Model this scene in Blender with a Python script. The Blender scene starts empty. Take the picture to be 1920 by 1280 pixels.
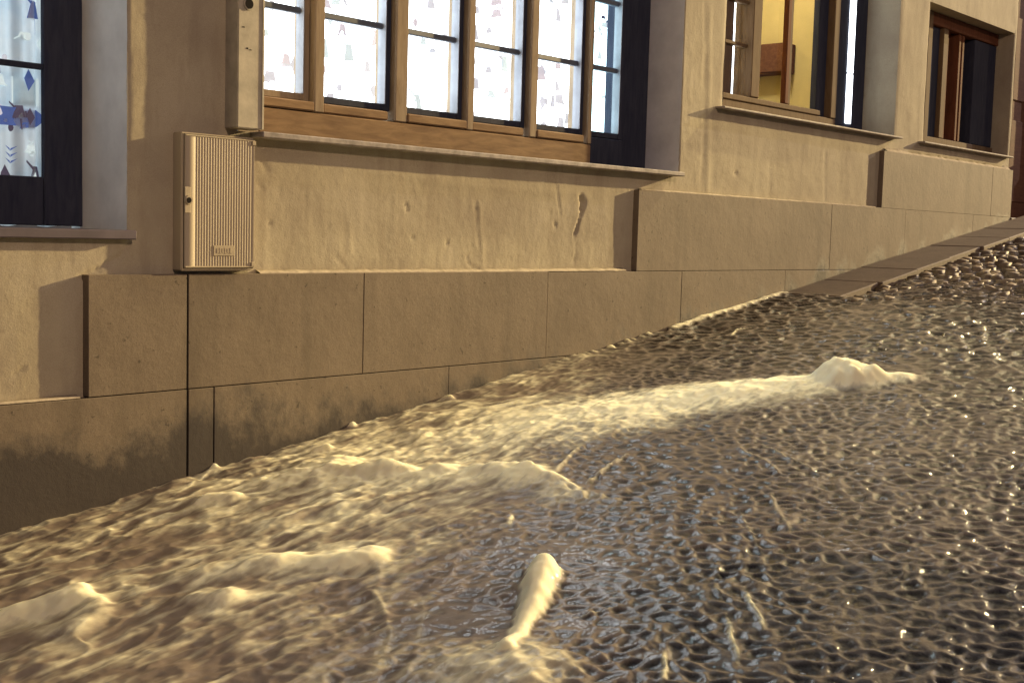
import bpy, bmesh, math, random
import numpy as np
from mathutils import Vector, Matrix
random.seed(7); rng = np.random.default_rng(11)
S = bpy.context.scene; C = S.collection

# ---------------------------------------------------------------- camera, sky, lamps, exposure
D = 4.2; F_PX = 2350.0
YAW, PITCH, ROLL = math.radians(41.387), math.radians(4.937), math.radians(1.568)
_h = Vector((math.cos(YAW), math.sin(YAW), 0)); _r = Vector((math.sin(YAW), -math.cos(YAW), 0))
FW = _h*math.cos(PITCH) - Vector((0, 0, math.sin(PITCH))); _u = _r.cross(FW)
RT = _r*math.cos(ROLL) + _u*math.sin(ROLL); UP = _u*math.cos(ROLL) - _r*math.sin(ROLL)
cd = bpy.data.cameras.new('camera'); cam = bpy.data.objects.new('camera', cd); C.objects.link(cam)
cam.matrix_world = Matrix.Translation((0, -D, 0)) @ Matrix((RT, UP, -FW)).transposed().to_4x4()
cd.sensor_width = 36; cd.lens = 36*F_PX/1920; cd.clip_end = 400; cd.clip_start = .05
S.camera = cam

W = bpy.data.worlds.new('World'); S.world = W; W.use_nodes = True
bg = W.node_tree.nodes['Background']; bg.inputs[0].default_value = (.42, .40, .54, 1); bg.inputs[1].default_value = .085

SUNDIR = Vector((4.5, -1.0, 1.12)).normalized()
sd = bpy.data.lights.new('street_lamp_key', 'SUN'); sd.energy = 2.9; sd.angle = math.radians(.7); sd.color = (1, .74, .36)
so = bpy.data.objects.new('street_lamp_key', sd); C.objects.link(so); so.rotation_euler = SUNDIR.to_track_quat('Z', 'Y').to_euler()
def lamp(name, loc, power, col, rad):
    l = bpy.data.lights.new(name, 'POINT'); l.energy = power; l.color = col; l.shadow_soft_size = rad
    o = bpy.data.objects.new(name, l); C.objects.link(o); o.location = loc; return o
lamp('far_street_lamp', (24, -10, 8), 600, (1, .72, .45), .25)
lamp('lamp_across_street', (0, -14, 6.0), 1150, (1, .68, .50), .18)
sp_ = bpy.data.lights.new('foam_fill_spot', 'SPOT'); sp_.energy = 1500; sp_.color = (1, .80, .40); sp_.shadow_soft_size = .10; sp_.spot_size = math.radians(25); sp_.spot_blend = 1  # added spot, aimed to brighten the foam at left and centre
spo = bpy.data.objects.new('foam_fill_spot', sp_); C.objects.link(spo); spo.location = (13.5, -1.3, 6.0)
spo.rotation_euler = (Vector((13.5, -1.3, 6.0))-Vector((3.9, -.75, -1.0))).to_track_quat('Z', 'Y').to_euler()
lamp('white_lamp_up_street', (22, -3.0, 7.0), 1400, (1, .84, .78), .045)
S.view_settings.view_transform = 'Standard'; S.view_settings.look = 'None'
S.view_settings.exposure = 1.12; S.view_settings.gamma = 1
S.render.engine = 'CYCLES'
S.cycles.use_denoising = True; S.cycles.max_bounces = 6; S.cycles.sample_clamp_indirect = 6

# ---------------------------------------------------------------- helpers
def wp(px, py, Y=0.0):
    """point where the sight line of a photo pixel meets the vertical plane y = Y"""
    d = FW + RT*((px-960)/F_PX) - UP*((py-640)/F_PX); t = (D+Y)/d.y
    return d.x*t, d.z*t
SLOPE = .1425; Z0 = -1.395
def ground(x, y=0): return Z0 + SLOPE*x
def gp(px, py):
    d = FW + RT*((px-960)/F_PX) - UP*((py-640)/F_PX); t = Z0/(d.z - SLOPE*d.x)
    return d.x*t, -D + d.y*t

def mat(name):
    m = bpy.data.materials.new(name); m.use_nodes = True; nt = m.node_tree
    return m, nt, nt.nodes['Principled BSDF']
def nd(nt, t, **k):
    n = nt.nodes.new(t)
    for a, v in k.items():
        if a.startswith('i_'): n.inputs[int(a[2:])].default_value = v
        else: setattr(n, a, v)
    return n
def noise(nt, vec, scale, detail=4, rough=.55, dist=0):
    n = nd(nt, 'ShaderNodeTexNoise'); n.inputs['Scale'].default_value = scale; n.inputs['Detail'].default_value = detail
    n.inputs['Roughness'].default_value = rough; n.inputs['Distortion'].default_value = dist
    if vec is not None: nt.links.new(vec, n.inputs['Vector'])
    return n.outputs['Fac']
def ramp(nt, fac, stops):
    n = nd(nt, 'ShaderNodeValToRGB'); e = n.color_ramp.elements
    while len(e) < len(stops): e.new(.5)
    for q, (p, c) in zip(e, stops): q.position = p; q.color = (*c, 1)
    nt.links.new(fac, n.inputs[0]); return n.outputs[0]
def mixc(nt, fac, a, b, mode='MIX'):
    n = nd(nt, 'ShaderNodeMix', data_type='RGBA', blend_type=mode)
    for s, v in ((n.inputs[0], fac), (n.inputs[6], a), (n.inputs[7], b)):
        if isinstance(v, bpy.types.NodeSocket): nt.links.new(v, s)
        elif isinstance(v, (int, float)): s.default_value = v
        else: s.default_value = (*v, 1)
    return n.outputs[2]
def mth(nt, op, a, b=None, clamp=False):
    n = nd(nt, 'ShaderNodeMath', operation=op, use_clamp=clamp)
    for i, v in enumerate((a, b)):
        if v is None: continue
        if isinstance(v, bpy.types.NodeSocket): nt.links.new(v, n.inputs[i])
        else: n.inputs[i].default_value = v
    return n.outputs[0]
def bump(nt, h, strength, dist, p, prev=None):
    b = nd(nt, 'ShaderNodeBump'); b.inputs['Strength'].default_value = strength; b.inputs['Distance'].default_value = dist
    nt.links.new(h, b.inputs['Height'])
    if prev is not None: nt.links.new(prev, b.inputs['Normal'])
    if p is not None: nt.links.new(b.outputs[0], p.inputs['Normal'])
    return b.outputs[0]
def coord(nt, scale=(1, 1, 1), out='Object'):
    t = nd(nt, 'ShaderNodeTexCoord'); mp = nd(nt, 'ShaderNodeMapping'); mp.inputs['Scale'].default_value = scale
    nt.links.new(t.outputs[out], mp.inputs[0]); return mp.outputs[0]
def seth(p, rough=.6, spec=.4, metal=0):
    p.inputs['Roughness'].default_value = rough; p.inputs['Specular IOR Level'].default_value = spec; p.inputs['Metallic'].default_value = metal

M = {}
def plaster():
    m, nt, p = mat('ochre plaster'); v = coord(nt); vs = coord(nt, (1, 1, .22))
    a = noise(nt, v, 2.3, 5, .6); b = noise(nt, vs, 9, 5, .65); c = noise(nt, v, 60, 3, .6); k = noise(nt, v, 11, 8, .75)
    col = ramp(nt, a, [(.3, (.36, .31, .225)), (.55, (.45, .40, .285)), (.75, (.49, .44, .33))])
    col = mixc(nt, ramp(nt, b, [(.50, (0, 0, 0)), (.72, (.6, .6, .6))]), col, (.30, .25, .18))
    gr = noise(nt, v, 330, 2, .6); col = mixc(nt, ramp(nt, gr, [(.40, (.30, .30, .30)), (.55, (0, 0, 0))]), col, (.22, .18, .13))
    col = mixc(nt, ramp(nt, k, [(.60, (0, 0, 0)), (.74, (.75, .75, .75))]), col, (.26, .21, .15))
    nt.links.new(col, p.inputs['Base Color']); seth(p, .85, .25)
    n1 = bump(nt, c, .5, .0022, None); bump(nt, noise(nt, v, 170, 3, .7), .5, .0012, p, n1)
    return m
def stone(name, c0, c1, wet=True):
    m, nt, p = mat(name); v = coord(nt); tc = nd(nt, 'ShaderNodeTexCoord')
    a = noise(nt, v, 2.6, 8, .72); g = noise(nt, v, 260, 2, .5); st = noise(nt, coord(nt, (1, 1, .12)), 7, 4, .6)
    col = ramp(nt, a, [(.3, c0), (.7, c1)])
    col = mixc(nt, ramp(nt, g, [(.35, (.35, .35, .35)), (.5, (0, 0, 0))]), col, tuple(x*.45 for x in c0))
    col = mixc(nt, ramp(nt, st, [(.52, (0, 0, 0)), (.72, (.4, .4, .4))]), col, tuple(x*.55 for x in c0))
    sp = noise(nt, v, 38, 2, .5)
    col = mixc(nt, ramp(nt, sp, [(.70, (0, 0, 0)), (.74, (.7, .7, .7))]), col, tuple(x*.35 for x in c0))
    if wet:   # damp, splashed band that follows the street up the hill
        sx = nd(nt, 'ShaderNodeSeparateXYZ'); nt.links.new(tc.outputs['Object'], sx.inputs[0])
        h = mth(nt, 'SUBTRACT', sx.outputs[2], mth(nt, 'ADD', mth(nt, 'MULTIPLY', sx.outputs[0], SLOPE), Z0))
        lim = mth(nt, 'SUBTRACT', .52, mth(nt, 'MULTIPLY', sx.outputs[0], .10))          # damp reaches less far up the hill
        lim = mth(nt, 'MAXIMUM', lim, .03)
        hh = mth(nt, 'SUBTRACT', mth(nt, 'ADD', lim, mth(nt, 'MULTIPLY', mth(nt, 'SUBTRACT', noise(nt, coord(nt, (1, 1, .8)), 3.0, 6, .65), .5), 1.0)), h)
        w = mth(nt, 'MULTIPLY', mth(nt, 'ADD', hh, .03), 7.0, True)
        col = mixc(nt, mth(nt, 'MULTIPLY', w, .85), col, (.045, .040, .040))
        r = mth(nt, 'SUBTRACT', .75, mth(nt, 'MULTIPLY', w, .30)); nt.links.new(r, p.inputs['Roughness'])
    nt.links.new(col, p.inputs['Base Color'])
    if not wet: p.inputs['Roughness'].default_value = .7
    p.inputs['Specular IOR Level'].default_value = .3
    n1 = bump(nt, g, .25, .0008, None); n2 = bump(nt, sp, .5, .001, None, n1); bump(nt, a, .4, .012, p, n2)
    return m
def wood(name, c0, c1, ax=(1.2, 8, 8)):
    m, nt, p = mat(name); v = coord(nt, ax)
    a = noise(nt, v, 5, 6, .65, .6); b = noise(nt, coord(nt), 3.0, 3)
    col = ramp(nt, a, [(.3, c0), (.65, c1)]); col = mixc(nt, mth(nt, 'MULTIPLY', b, .5), col, tuple(x*.6 for x in c0))
    nt.links.new(col, p.inputs['Base Color']); seth(p, .8, .12); bump(nt, a, .35, .0015, p); return m
def plain(name, c, rough=.6, spec=.4, metal=0, var=.25, sc=8, bmp=.2):
    m, nt, p = mat(name); v = coord(nt); a = noise(nt, v, sc, 5, .6)
    col = ramp(nt, a, [(.3, tuple(x*(1-var) for x in c)), (.7, tuple(min(1, x*(1+var*.5)) for x in c))])
    nt.links.new(col, p.inputs['Base Color']); seth(p, rough, spec, metal); bump(nt, noise(nt, v, 90, 3), bmp, .001, p); return m
M['plaster'] = plaster()
M['reveal'] = plain('pale reveal plaster', (.72, .71, .70), .85, .2, 0, .18, 5, .5)
M['clad'] = stone('brown granite cladding', (.165, .130, .092), (.235, .188, .135))
M['mortar'] = plain('pale mortar', (.52, .45, .34), .9, .1, 0, .3, 40, .6)
M['dark'] = plain('dark gap', (.02, .017, .015), .9, .1)
M['sill'] = plain('pale stone sill', (.36, .32, .29), .7, .25, 0, .5, 14, .5)
M['slab'] = stone('paving slab stone', (.15, .112, .080), (.20, .150, .108), False)
M['wood'] = wood('varnished window wood', (.20, .125, .070), (.36, .24, .13))
M['woodv'] = wood('upright window wood', (.27, .20, .13), (.40, .32, .22), (8, 8, 1.2))
M['tan'] = wood('dull tan window wood', (.13, .085, .048), (.20, .14, .082), (8, 8, 1.2))
M['navy'] = wood('dark blue and shade toned frame', (.028, .034, .06), (.055, .06, .085), (8, 8, 1.2))  # dark blue left frame; elsewhere paints frame parts lying in shade
M['brownw'] = wood('red brown window frame', (.12, .045, .022), (.20, .08, .04), (8, 8, 1.2))
M['cab'] = plain('beige moulded cabinet', (.46, .39, .27), .5, .4, 0, .10, 4, .08)
M['pil'] = plain('grey cream painted duct', (.46, .42, .32), .6, .4, 0, .28, 12, .4)
M['metal'] = plain('dull lock metal', (.25, .22, .18), .4, .5, .7)
M['pipe'] = plain('brown painted downpipe', (.15, .085, .06), .45, .5, 0, .3, 6, .2)
M['room'] = plain('room plaster', (.58, .50, .27), .8, .2, 0, .12, 3)
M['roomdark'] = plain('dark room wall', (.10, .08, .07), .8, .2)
M['shelf'] = wood('brown cupboard wood', (.10, .045, .03), (.17, .08, .05))
def glass():
    m = bpy.data.materials.new('window glass'); m.use_nodes = True; nt = m.node_tree; nt.nodes.clear()
    o = nd(nt, 'ShaderNodeOutputMaterial'); t = nd(nt, 'ShaderNodeBsdfTransparent'); g = nd(nt, 'ShaderNodeBsdfGlossy')
    g.inputs['Roughness'].default_value = .03; mx = nd(nt, 'ShaderNodeMixShader'); fr = nd(nt, 'ShaderNodeFresnel'); fr.inputs[0].default_value = 1.5
    bf = nd(nt, 'ShaderNodeNewGeometry'); k = mth(nt, 'MULTIPLY', fr.outputs[0], mth(nt, 'SUBTRACT', 1.0, bf.outputs['Backfacing'])); fr.inputs[0].default_value = 1.45
    nt.links.new(k, mx.inputs[0]); nt.links.new(t.outputs[0], mx.inputs[1]); nt.links.new(g.outputs[0], mx.inputs[2]); nt.links.new(mx.outputs[0], o.inputs[0]); return m
M['glass'] = glass()
def glowcloth(name, col, e):
    m, nt, p = mat(name); v = coord(nt, (30, 30, 3)); n = noise(nt, v, 1.0, 3)
    c = mixc(nt, ramp(nt, n, [(.3, (.0, .0, .0)), (.8, (.5, .5, .5))]), col, tuple(x*.8 for x in col))
    nt.links.new(c, p.inputs['Base Color']); nt.links.new(c, p.inputs['Emission Color']); p.inputs['Emission Strength'].default_value = e; seth(p, .9, .1)
    return m
M['curtain'] = glowcloth('backlit white curtain', (.88, .95, 1.0), 2.6)
M['curtain_b'] = glowcloth('backlit bluish curtain', (.66, .90, .96), 2.4)
for k, c, e in (('pr_pink', (.49, .45, .48), .47), ('pr_grey', (.47, .48, .52), .46), ('pr_teal', (.50, .58, .58), .48), ('pr_blue', (.10, .16, .42), .22), ('pr_mauve', (.12, .10, .15), .16)):
    M[k] = plain(k.replace('pr_', 'printed cloth '), c, .9, .1, 0, .2); p = M[k].node_tree.nodes['Principled BSDF']; p.inputs['Emission Color'].default_value = (*c, 1); p.inputs['Emission Strength'].default_value = e
def voile():
    m = bpy.data.materials.new('thin blue white curtain'); m.use_nodes = True; nt = m.node_tree; nt.nodes.clear()
    o = nd(nt, 'ShaderNodeOutputMaterial'); a = nd(nt, 'ShaderNodeBsdfTranslucent'); b = nd(nt, 'ShaderNodeBsdfDiffuse'); mx = nd(nt, 'ShaderNodeMixShader')
    n = noise(nt, coord(nt), 5, 4); c = ramp(nt, n, [(.35, (.62, .74, .82)), (.6, (.88, .92, .93))])
    for q in (a, b): nt.links.new(c, q.inputs[0])
    mx.inputs[0].default_value = .35
    nt.links.new(a.outputs[0], mx.inputs[1]); nt.links.new(b.outputs[0], mx.inputs[2]); nt.links.new(mx.outputs[0], o.inputs[0]); return m
M['voile'] = voile()

def empty(name, loc, label=None, cat=None, kind=None, group=None):
    o = bpy.data.objects.new(name, None); C.objects.link(o); o.location = loc; o.empty_display_size = .1
    for k, v in (('label', label), ('category', cat), ('kind', kind), ('group', group)):
        if v: o[k] = v
    return o
def put(name, me, m, parent=None, label=None, cat=None, kind=None, smooth=False):
    o = bpy.data.objects.new(name, me); C.objects.link(o)
    if m is not None: me.materials.append(m)
    if parent is not None:
        o.parent = parent; P = Vector(parent.location); q = parent.parent
        while q is not None: P += Vector(q.location); q = q.parent
        o.location = -P                      # mesh data stays in world metres
    for k, v in (('label', label), ('category', cat), ('kind', kind)):
        if v: o[k] = v
    if smooth: me.polygons.foreach_set('use_smooth', [True]*len(me.polygons))
    return o
def mesh_np(name, verts, faces):
    me = bpy.data.meshes.new(name); v = np.asarray(verts, np.float32); f = np.asarray(faces, np.int32)
    me.vertices.add(len(v)); me.vertices.foreach_set('co', v.ravel())
    me.loops.add(f.size); me.loops.foreach_set('vertex_index', f.ravel())
    k = f.shape[1]; me.polygons.add(len(f)); me.polygons.foreach_set('loop_start', np.arange(len(f), dtype=np.int32)*k)
    me.update(calc_edges=True); return me
class MB:
    def __init__(s): s.bm = bmesh.new()
    def box(s, x0, x1, y0, y1, z0, z1, bev=0.0, seg=1):
        vs = [s.bm.verts.new((x, y, z)) for x in (x0, x1) for y in (y0, y1) for z in (z0, z1)]
        fs = [s.bm.faces.new([vs[i] for i in q]) for q in ((0, 1, 3, 2), (4, 6, 7, 5), (0, 4, 5, 1), (2, 3, 7, 6), (0, 2, 6, 4), (1, 5, 7, 3))]
        if bev:
            es = list({e for f in fs for e in f.edges}); bmesh.ops.bevel(s.bm, geom=es, offset=bev, segments=seg, affect='EDGES')
        return s
    def cyl(s, a, b, r, n=20, r2=None, caps=True):
        a, b = Vector(a), Vector(b); ax = (b-a).normalized(); t = Vector((1, 0, 0)) if abs(ax.x) < .9 else Vector((0, 0, 1))
        u = ax.cross(t).normalized(); w = ax.cross(u); r2 = r if r2 is None else r2; ra, rb = [], []
        for i in range(n):
            c, q = math.cos(2*math.pi*i/n), math.sin(2*math.pi*i/n)
            ra.append(s.bm.verts.new(a+(u*c+w*q)*r)); rb.append(s.bm.verts.new(b+(u*c+w*q)*r2))
        for i in range(n): s.bm.faces.new((ra[i], ra[(i+1) % n], rb[(i+1) % n], rb[i]))
        if caps: s.bm.faces.new(ra[::-1]); s.bm.faces.new(rb)
        return s
    def prism(s, pts, y0, y1):     # outline in x,z pushed along y
        a = [s.bm.verts.new((x, y0, z)) for x, z in pts]; b = [s.bm.verts.new((x, y1, z)) for x, z in pts]; n = len(pts)
        for i in range(n): s.bm.faces.new((a[i], a[(i+1) % n], b[(i+1) % n], b[i]))
        s.bm.faces.new(a[::-1]); s.bm.faces.new(b); return s
    def done(s, name, m, parent=None, smooth=False, **k):
        bmesh.ops.recalc_face_normals(s.bm, faces=s.bm.faces); me = bpy.data.meshes.new(name); s.bm.to_mesh(me); s.bm.free()
        return put(name, me, m, parent, smooth=smooth, **k)

# vectorised noise ------------------------------------------------------
def _hash(ix, iy, s):
    h = (ix.astype(np.int64)*374761393 + iy.astype(np.int64)*668265263 + s*1442695041) & 0xffffffff
    h = ((h ^ (h >> 13))*1274126177) & 0xffffffff; h = ((h ^ (h >> 15))*2246822519) & 0xffffffff
    return ((h ^ (h >> 16)) & 0xffffff)/float(0xffffff)
def perlin(x, y, s=0):
    ix, iy = np.floor(x), np.floor(y); fx, fy = x-ix, y-iy; u, v = fx*fx*fx*(fx*(fx*6-15)+10), fy*fy*fy*(fy*(fy*6-15)+10)
    def g(dx, dy):
        a = _hash(ix+dx, iy+dy, s)*2*np.pi; return np.cos(a)*(fx-dx)+np.sin(a)*(fy-dy)
    return 1.5*((g(0, 0)*(1-u)+g(1, 0)*u)*(1-v)+(g(0, 1)*(1-u)+g(1, 1)*u)*v)
def fbm(x, y, s=0, o=4, g=.5):
    t = 0; a = 1; n = 0
    for i in range(o): t = t+a*perlin(x*2**i+i*7.3, y*2**i-i*3.1, s+i); n += a; a *= g
    return t/n
def ridged(x, y, s=0, o=3):
    t = 0; a = 1; n = 0
    for i in range(o): t = t+a*(1-2.2*np.abs(perlin(x*2**i+i*5.7, y*2**i+i*1.9, s+i))); n += a; a *= .5
    return t/n
def cells(x, y, s=0, jit=.8):
    ix, iy = np.floor(x), np.floor(y); f1 = np.full(x.shape, 9.); f2 = f1.copy()
    for dx in (-1, 0, 1):
        for dy in (-1, 0, 1):
            cx, cy = ix+dx, iy+dy
            px = cx+.5+(_hash(cx, cy, s)-.5)*jit; py = cy+.5+(_hash(cx, cy, s+9)-.5)*jit
            d = np.hypot(px-x, py-y); f2 = np.where(d < f1, f1, np.minimum(f2, d)); f1 = np.minimum(f1, d)
    return f1, f2
def segdist(x, y, pts):
    """distance to a polyline, and position 0..1 along it"""
    best = np.full(x.shape, 9.); par = np.zeros(x.shape); L = [math.dist(a, b) for a, b in zip(pts, pts[1:])]; T = sum(L); acc = 0
    for (a, b), l in zip(zip(pts, pts[1:]), L):
        dx, dy = (b[0]-a[0])/l, (b[1]-a[1])/l; t = np.clip((x-a[0])*dx+(y-a[1])*dy, 0, l)
        d = np.hypot(x-a[0]-dx*t, y-a[1]-dy*t); k = d < best; best = np.where(k, d, best); par = np.where(k, (acc+t)/T, par); acc += l
    return best, par
def sstep(a, b, x): t = np.clip((x-a)/(b-a), 0, 1); return t*t*(3-2*t)

# ---------------------------------------------------------------- the street bed, far ground
st = MB(); st.bm.faces.new([st.bm.verts.new((x, y, ground(x)-.09)) for x, y in ((-12, -9), (40, -9), (40, .9), (-12, .9))])
street = st.done('street', plain('wet street bed', (.10, .08, .06), .4, .4, 0, .4, 6, .4), kind='structure')

# ---------------------------------------------------------------- house front
house = empty('house', (5, 0, -.75), 'long ochre plaster street house front with brown stone base, wooden windows and lit curtains', 'building')
Xc0, Xc1 = 3.13, 6.205      # middle window opening
ZS = .378
OPEN = [(.9, 2.57, -.03, 2.6), (Xc0-.06, Xc1, ZS, 2.6), (6.66, 9.07, .795, 2.8), (9.60, 11.40, .795, 1.885), (11.46, 12.50, .262, 2.5)]
WT = .36
def lattice(x0, x1, segs):
    out = [x0]
    for a, h in segs: pass
    return out
xs = list(np.arange(-.5, 1.9, .06))+list(np.arange(1.9, 6.4, .0115))+list(np.arange(6.4, 11.6, .02))+list(np.arange(11.6, 17, .25))
zs = list(np.arange(-1.8, -1.2, .06))+list(np.arange(-1.2, -.7, .05))+list(np.arange(-.7, 1.2, .0115))+list(np.arange(1.2, 3.4, .03))
def snap(a, vals):
    a = np.array(a)
    for v in vals: a[np.argmin(abs(a-v))] = v
    return np.unique(a)
xs = snap(xs, [v for o in OPEN for v in o[:2]]); zs = snap(zs, [v for o in OPEN for v in o[2:]])
X, Z = np.meshgrid(xs, zs, indexing='ij')
rel = .0040*fbm(X*2.2, Z*2.2, 3, 4)+.0012*fbm(X*11, Z*9, 5, 4, .6)+.0010*ridged(X*16, Z*16, 7, 3)*np.clip(.3+fbm(X*2.5, Z*2.5, 6, 2)*2, 0, 1)+.0010*fbm(X*42, Z*42, 8, 2)
rel += .0022*np.maximum(0, fbm(X*7, Z*1.2, 21, 3)) 
near = (X < 6.6)
def groove(pts, w, d):                      # crack or chip: pushed inwards
    global rel
    wob = .006*perlin(X*60, Z*60, 31); dd, _ = segdist(X+wob, Z-wob, [wp(*q) for q in pts]); rel -= d*np.exp(-(dd/w)**2)
def ridge(pts, w, d):
    global rel
    dd, _ = segdist(X, Z, [wp(*q) for q in pts]); rel += d*np.exp(-(dd/w)**2)
groove([(1091, 374), (1092, 392), (1086, 412), (1077, 442)], .006, .016); groove([(1090, 372), (1095, 380), (1091, 392)], .014, .022)
groove([(1077, 442), (1080, 470), (1074, 498)], .004, .003); groove([(762, 385), (764, 392)], .006, .009)
groove([(772, 443), (775, 448)], .006, .008); groove([(838, 453), (839, 457)], .006, .008); groove([(505, 418), (508, 421)], .006, .009)
groove([(886, 460), (872, 466)], .004, .006); groove([(874, 480), (880, 498), (897, 506)], .005, .005); groove([(892, 380), (893, 420), (897, 460)], .007, .002)
ridge([(899, 385), (903, 440), (905, 500)], .012, .0018); ridge([(655, 420), (657, 470)], .012, .0018); groove([(630, 482), (650, 505)], .006, .003)
groove([(1040, 330), (1050, 400)], .006, .004); groove([(1040, 418), (1042, 424)], .006, .008); groove([(1050, 340), (1054, 328)], .006, .006)
groove([(1320, 10), (1322, 120), (1318, 300), (1312, 375)], .008, .003); ridge([(1331, 20), (1330, 200), (1326, 360)], .014, .003)
groove([(1444, 300), (1442, 375)], .008, .002); groove([(1548, 285), (1546, 380)], .012, .003); groove([(1380, 325), (1381, 328)], .008, .01)
groove([(250, 440), (228, 480), (170, 512), (152, 520)], .008, .010); groove([(241, 100), (240, 260), (244, 420)], .006, .004)
groove([(30, 700), (45, 690)], .006, .008); groove([(490, 300), (500, 320)], .010, .004); groove([(480, 340), (492, 355)], .008, .003)
ridge([(540, 300), (700, 322), (900, 350), (1100, 365)], .02, .002)
for _ in range(110):
    a = rng.uniform(1.95, 6.1); b = rng.uniform(-.15, .33); L = rng.uniform(.002, .02); th = rng.uniform(-1, 1)
    dd, _p = segdist(X, Z, [(a, b), (a+L*math.sin(th), b-L*math.cos(th))]); rel -= rng.uniform(.0006, .0035)*np.exp(-(dd/rng.uniform(.0025, .005))**2)
# worn, uneven arrises round the openings
V = np.zeros(X.shape+(3,)); V[..., 0] = X; V[..., 1] = -rel; V[..., 2] = Z
for (a, b, c, d) in OPEN:
    for e, sgn in ((a, -1), (b, 1)):
        k = (abs(X-e) < 1e-6) & (Z >= c-1e-6) & (Z <= d+1e-6); V[..., 0][k] += sgn*np.abs(.007*fbm(Z[k]*14, Z[k]*0+e, 51, 4, .6)); V[..., 1][k] += .004
nx, nz = len(xs), len(zs); idx = np.arange(nx*nz).reshape(nx, nz)
cx = (xs[:-1]+xs[1:])/2; cz = (zs[:-1]+zs[1:])/2; keep = np.ones((nx-1, nz-1), bool)
for (a, b, c, d) in OPEN: keep[np.ix_((cx > a) & (cx < b), (cz > c) & (cz < d))] = False
q = np.stack([idx[:-1, :-1], idx[1:, :-1], idx[1:, 1:], idx[:-1, 1:]], -1)[keep]
put('wall', mesh_np('wall', V.reshape(-1, 3), q), M['plaster'], house, smooth=True)
# window reveals, rough plaster return faces
def reveal(x0, x1, z0, z1, depth, m):
    for nm, A, B in (('window_reveal', (x1, z0), (x1, z1)), ('window_reveal', (x0, z0), (x0, z1)), ('window_head', (x0, z1), (x1, z1)), ('window_ledge', (x0, z0), (x1, z0))):
        L = math.dist(A, B); n = max(2, int(L/.02)); k = 14; vs = []; sgn = 1 if A[0] == x1 and B[0] == x1 else -1
        for i in range(n+1):
            t = i/n; px, pz = A[0]+(B[0]-A[0])*t, A[1]+(B[1]-A[1])*t
            for j in range(k+1):
                y = depth*j/k; w = .004*float(fbm(np.array([t*L*5.]), np.array([y*9+A[0]*3]), 61, 3)[0])
                if A[0] == B[0]: vs.append((px+abs(w)*sgn, y+.001, pz))
                else: vs.append((px, y+.001, pz+w*(1 if z1 == A[1] else 0)))
        f = [(i*(k+1)+j, (i+1)*(k+1)+j, (i+1)*(k+1)+j+1, i*(k+1)+j+1) for i in range(n) for j in range(k)]
        put(nm, mesh_np(nm, vs, f), m, house, smooth=True)
reveal(.9, 2.57, -.03, 2.6, .40, M['reveal']); reveal(Xc0-.06, Xc1, ZS, 2.6, .30, M['reveal'])
reveal(6.66, 9.07, .795, 2.8, .30, M['plaster']); reveal(9.6, 11.4, .795, 1.885, .26, M['plaster'])
# masonry behind: rooms closed on all sides
def room(x0, x1, z0, z1, y0, y1, m, floor=True):
    b = MB()
    b.box(x0, x1, y1, y1+.05, z0, z1); b.box(x0-.05, x0, y0, y1, z0, z1); b.box(x1, x1+.05, y0, y1, z0, z1)
    b.box(x0-.05, x1+.05, y0, y1+.05, z1, z1+.05); b.box(x0-.05, x1+.05, y0, y1+.05, z0-.05, z0)
    return b.done('room', m, house)
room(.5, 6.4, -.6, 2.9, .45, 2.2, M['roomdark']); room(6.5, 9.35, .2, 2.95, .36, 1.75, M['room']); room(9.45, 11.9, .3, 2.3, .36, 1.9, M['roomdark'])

# stone base: courses of slabs, T proud of the plaster
T = .040; slab_meshes = []
def slab(x0, x1, z0, z1, t=T, gap=.0009):
    t += random.uniform(-.0012, .0012)
    MB().box(x0+gap, x1-gap, -t, .01, z0+gap*.5, z1-gap*.5, .0016).done('cladding_slab', M['clad'], house)
ZA0, ZA1, ZB1, ZC1 = -.640, -.193, .262, .683
for a, b in zip([2.389, 2.815, 3.722, 4.99, 6.225, 7.45, 8.45, 9.65], [2.808, 3.722, 4.99, 6.225, 7.45, 8.45, 9.65, 10.8]): slab(a, b, ZA0, ZA1-(.000 if b < 5.9 else .004))
for a, b in zip([5.765, 8.06, 9.262, 10.6], [8.06, 9.262, 10.6, 11.455]): slab(a, b, ZA1-.002, ZB1)
for a, b in zip([8.835, 10.98], [10.98, 11.455]): slab(a, b, ZB1, ZC1)
for a, b in zip([.2, 1.2, 2.815, 2.935, 4.268, 5.15, 6.3], [1.2, 2.808, 2.932, 4.268, 5.15, 6.3, 7.6]): slab(a, b, -1.42, ZA0-.003, T+.002)
for a, b in zip([12.505, 13.5], [13.5, 14.6]): slab(a, b, -.1, .9)
MB().box(2.805, 2.818, -T+.006, 0, -1.3, ZA1).done('open_joint', M['dark'], house)
def fillet(x0, x1, z, h=.016, t=T):
    n = int((x1-x0)/.03)+1; vs = []; 
    for i in range(n+1):
        x = x0+(x1-x0)*i/n; j = .35*float(perlin(np.array([x*13.]), np.array([z*5]), 71)[0])
        vs += [(x, -t*(.85+j*.5), z-.001), (x, .002, z-.001), (x, .0, z+h*(1+j)), (x, -t*.8, z+.004)]
    f = []
    for i in range(n):
        for k in range(4): f.append((i*4+k, (i+1)*4+k, (i+1)*4+(k+1) % 4, i*4+(k+1) % 4))
    put('mortar_strip', mesh_np('mortar_strip', vs, f), M['mortar'], house)
fillet(3.16, 5.68, ZA1); fillet(5.80, 8.75, ZB1, .01); fillet(.2, 2.36, ZA0, .008); fillet(8.9, 11.4, ZC1, .03)

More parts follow.
